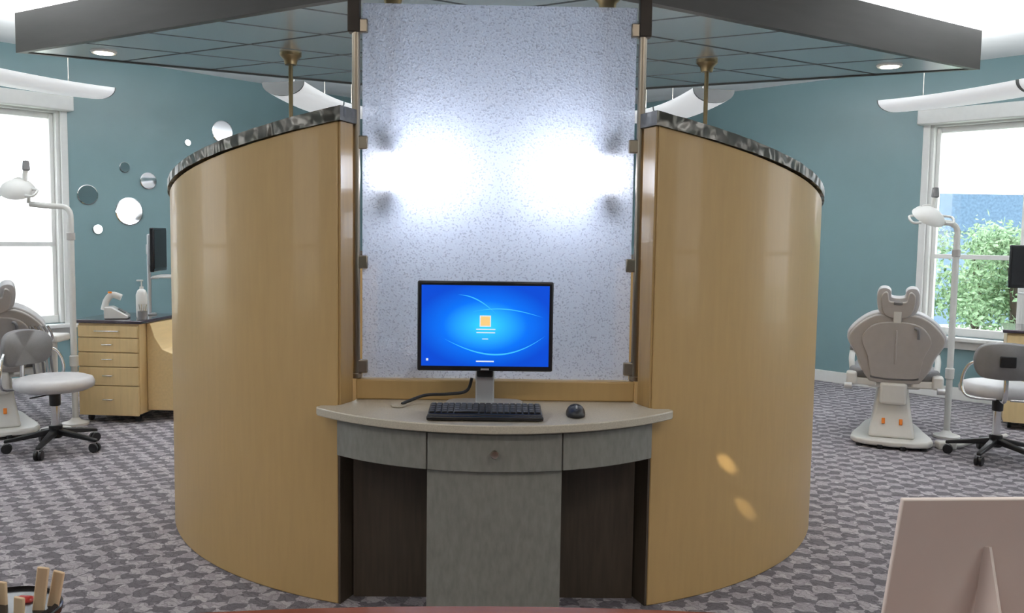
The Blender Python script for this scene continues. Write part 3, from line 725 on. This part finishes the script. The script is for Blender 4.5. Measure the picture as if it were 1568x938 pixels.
def side_monitor(x,y,rz,z,zm=0.32):
    g=G("operatory_monitor",(x,y,z),rz)
    box(g,"bezel",(0.42,0.03,0.33),(0,0,zm),M_bezel,bevel=0.006); box(g,"screen",(0.39,0.003,0.29),(0,-0.0165,zm+.005),M_black)
    box(g,"rear_housing",(0.30,0.04,0.24),(0,0.03,zm),M_silver,bevel=0.012)
    cyl(g,"stand_post",0.014,zm+0.02,(0,0.07,(zm+0.02)/2),M_silver); box(g,"post_mount",(0.06,0.06,0.08),(0,0.055,zm),M_silver,bevel=0.008)
    cyl(g,"stand_foot",0.05,0.012,(0,0.07,0.006),M_silver)
    box(g,"keyboard_tray",(0.30,0.16,0.018),(0.02,-0.06,zm-0.205),M_white,bevel=0.005); tube(g,"tray_arm",[(0,0.07,zm-0.22),(0,0.0,zm-0.215)],0.01,M_silver,sm=False)
    return g
side_monitor(-2.60,6.86,radians(98),0.752,0.50)
side_monitor(4.16,6.75,radians(-10),0.752,0.46)

g=G("white_desk_phone",(-2.79,6.55,0.752),radians(15))
prism(g,"phone_base",[(-0.08,0),(0.08,0),(0.08,0.02),(-0.03,0.085),(-0.08,0.085)],-0.08,0.08,M_plas,rot=(pi/2,0,0),bevel=0.006)
tube(g,"handset",[(-0.09,0.0,0.06),(-0.07,0.0,0.13),(-0.03,0.0,0.17),(0.03,0,0.15)],0.024,M_plas)
box(g,"keypad",(0.06,0.08,0.004),(0.035,0,0.055),M_vinyl,rot=(0,radians(30),0),bevel=0.001)
cyl(g,"red_indicator",0.014,0.012,(-0.045,-0.02,0.19),M_orange)
g=G("sanitizer_bottle",(-2.63,6.60,0.752))
lathe(g,"bottle",[(0.0,0.0),(0.038,0.0),(0.04,0.01),(0.04,0.17),(0.03,0.20),(0.014,0.215),(0.014,0.23),(0,0.23)],M_plas)
cyl(g,"pump_stem",0.005,0.05,(0,0,0.25),M_plas); box(g,"pump_head",(0.05,0.016,0.012),(-0.012,0,0.275),M_plas,bevel=0.004)
g=G("instrument_cup",(-2.57,6.46,0.752))
lathe(g,"cup",[(0.0,0.0),(0.03,0.0),(0.033,0.06),(0.031,0.06),(0.028,0.004),(0,0.004)],M_vinyl)
for i in range(4): tube(g,"instrument_%d"%i,[(-.01+i*.008,0,0.005),(-.025+i*.016,0.004*i,0.11)],0.003,M_chrome,sm=False,n=6)
g=G("instrument_delivery_unit",(-3.03,6.08,0))
cyl(g,"floor_foot",0.10,0.03,(0,0,0.015),M_plas); cyl(g,"column",0.025,0.62,(0,0,0.33),M_plas)
box(g,"instrument_tray",(0.16,0.20,0.05),(0,-0.02,0.66),M_plas,bevel=0.012,bseg=3)
for i in range(5):
    xx=-0.06+i*0.03
    tube(g,"hose_%d"%i,[(xx,-0.12,0.66),(xx+0.01,-0.18,0.60),(xx+0.02,-0.17,0.42),(xx,-0.10,0.34),(xx*0.4,-0.02,0.42)],0.007,M_vinyll if i%2 else M_vinyl)
    tube(g,"handpiece_%d"%i,[(xx,-0.12,0.665),(xx-0.005,-0.14,0.72),(xx-0.015,-0.16,0.755)],0.008,M_chrome,sm=False)
g=G("floor_supply_hose",(0,0,0))
tube(g,"hose",[(3.06,5.90,0.02),(3.16,5.88,0.02),(3.3,5.99,0.02),(3.48,6.10,0.02),(3.66,6.2,0.02)],0.014,M_plas)
box(g,"junction_box",(0.12,0.08,0.05),(3.05,5.86,0.026),M_plas,bevel=0.01)

# ------------------------------------------------------------------ round mirrors on left wall
nx,ny=abs(dy),-abs(dx)
for (x,y,z,r) in ((2.81,9.17,2.40,.115),(3.07,8.89,2.26,.033),(3.49,8.41,1.98,.048),(3.34,8.58,1.865,.080),(3.72,8.15,1.71,.090),(3.47,8.44,1.57,.130),(3.66,8.21,1.40,.045)):
    t=((x-A[0])*dx+(y-A[1])*dy); px,py=A[0]+dx*t,A[1]+dy*t
    g=G("round_wall_mirror",(-px+nx*0.002,py+ny*0.002,z),rot=(pi/2+radians(random.uniform(-1.5,1.5)),0,atan2(nx,-ny)-radians(random.uniform(1,5))))
    lathe(g,"mirror_face",[(0.0,0.014),(r*0.93,0.014),(r*0.93,0.008)],M_mirror,n=48,angle=20)
    lathe(g,"mirror_rim",[(r*0.93,0.004),(r*0.93,0.0145),(r,0.012),(r,0.0),(r*0.93,0.0)],M_chrome,n=48,angle=20)

# ------------------------------------------------------------------ added indoor spot lamps imitating sun glints on right panel
spot("sunbeam_patch",(-0.6,0.6,2.6),(0.92,3.44,0.51),1100,0.85,0.9,(1,0.88,0.62),0.006)
spot("sunbeam_patch",(-0.6,0.6,2.6),(1.02,3.51,0.31),800,0.7,0.9,(1,0.88,0.62),0.006)

# ------------------------------------------------------------------ world
w=bpy.data.worlds.new("overcast_sky"); scene.world=w; w.use_nodes=True
nt=w.node_tree; bg=nt.nodes["Background"]
tc=nt.nodes.new("ShaderNodeTexCoord"); nz=nt.nodes.new("ShaderNodeTexNoise"); nz.inputs["Scale"].default_value=2
cr=nt.nodes.new("ShaderNodeValToRGB"); cr.color_ramp.elements[0].color=(0.85,0.92,1,1); cr.color_ramp.elements[1].color=(1,1,1,1)
nt.links.new(tc.outputs["Generated"],nz.inputs["Vector"]); nt.links.new(nz.outputs["Fac"],cr.inputs["Fac"]); nt.links.new(cr.outputs[0],bg.inputs["Color"])
bg.inputs["Strength"].default_value=3.4

# ------------------------------------------------------------------ camera
cam=bpy.data.cameras.new("camera"); co=bpy.data.objects.new("camera",cam); COL.objects.link(co)
cam.sensor_width=36; cam.lens=36*1358/1568; cam.clip_start=0.02
co.matrix_world=Matrix.Translation((0,0,1.4))@Matrix.Rotation(radians(-1.0),4,'Z')@Matrix.Rotation(radians(90-4.6),4,'X')@Matrix.Rotation(radians(0.8),4,'Z')
scene.camera=co
scene.view_settings.view_transform='Standard'
scene.view_settings.look='None'
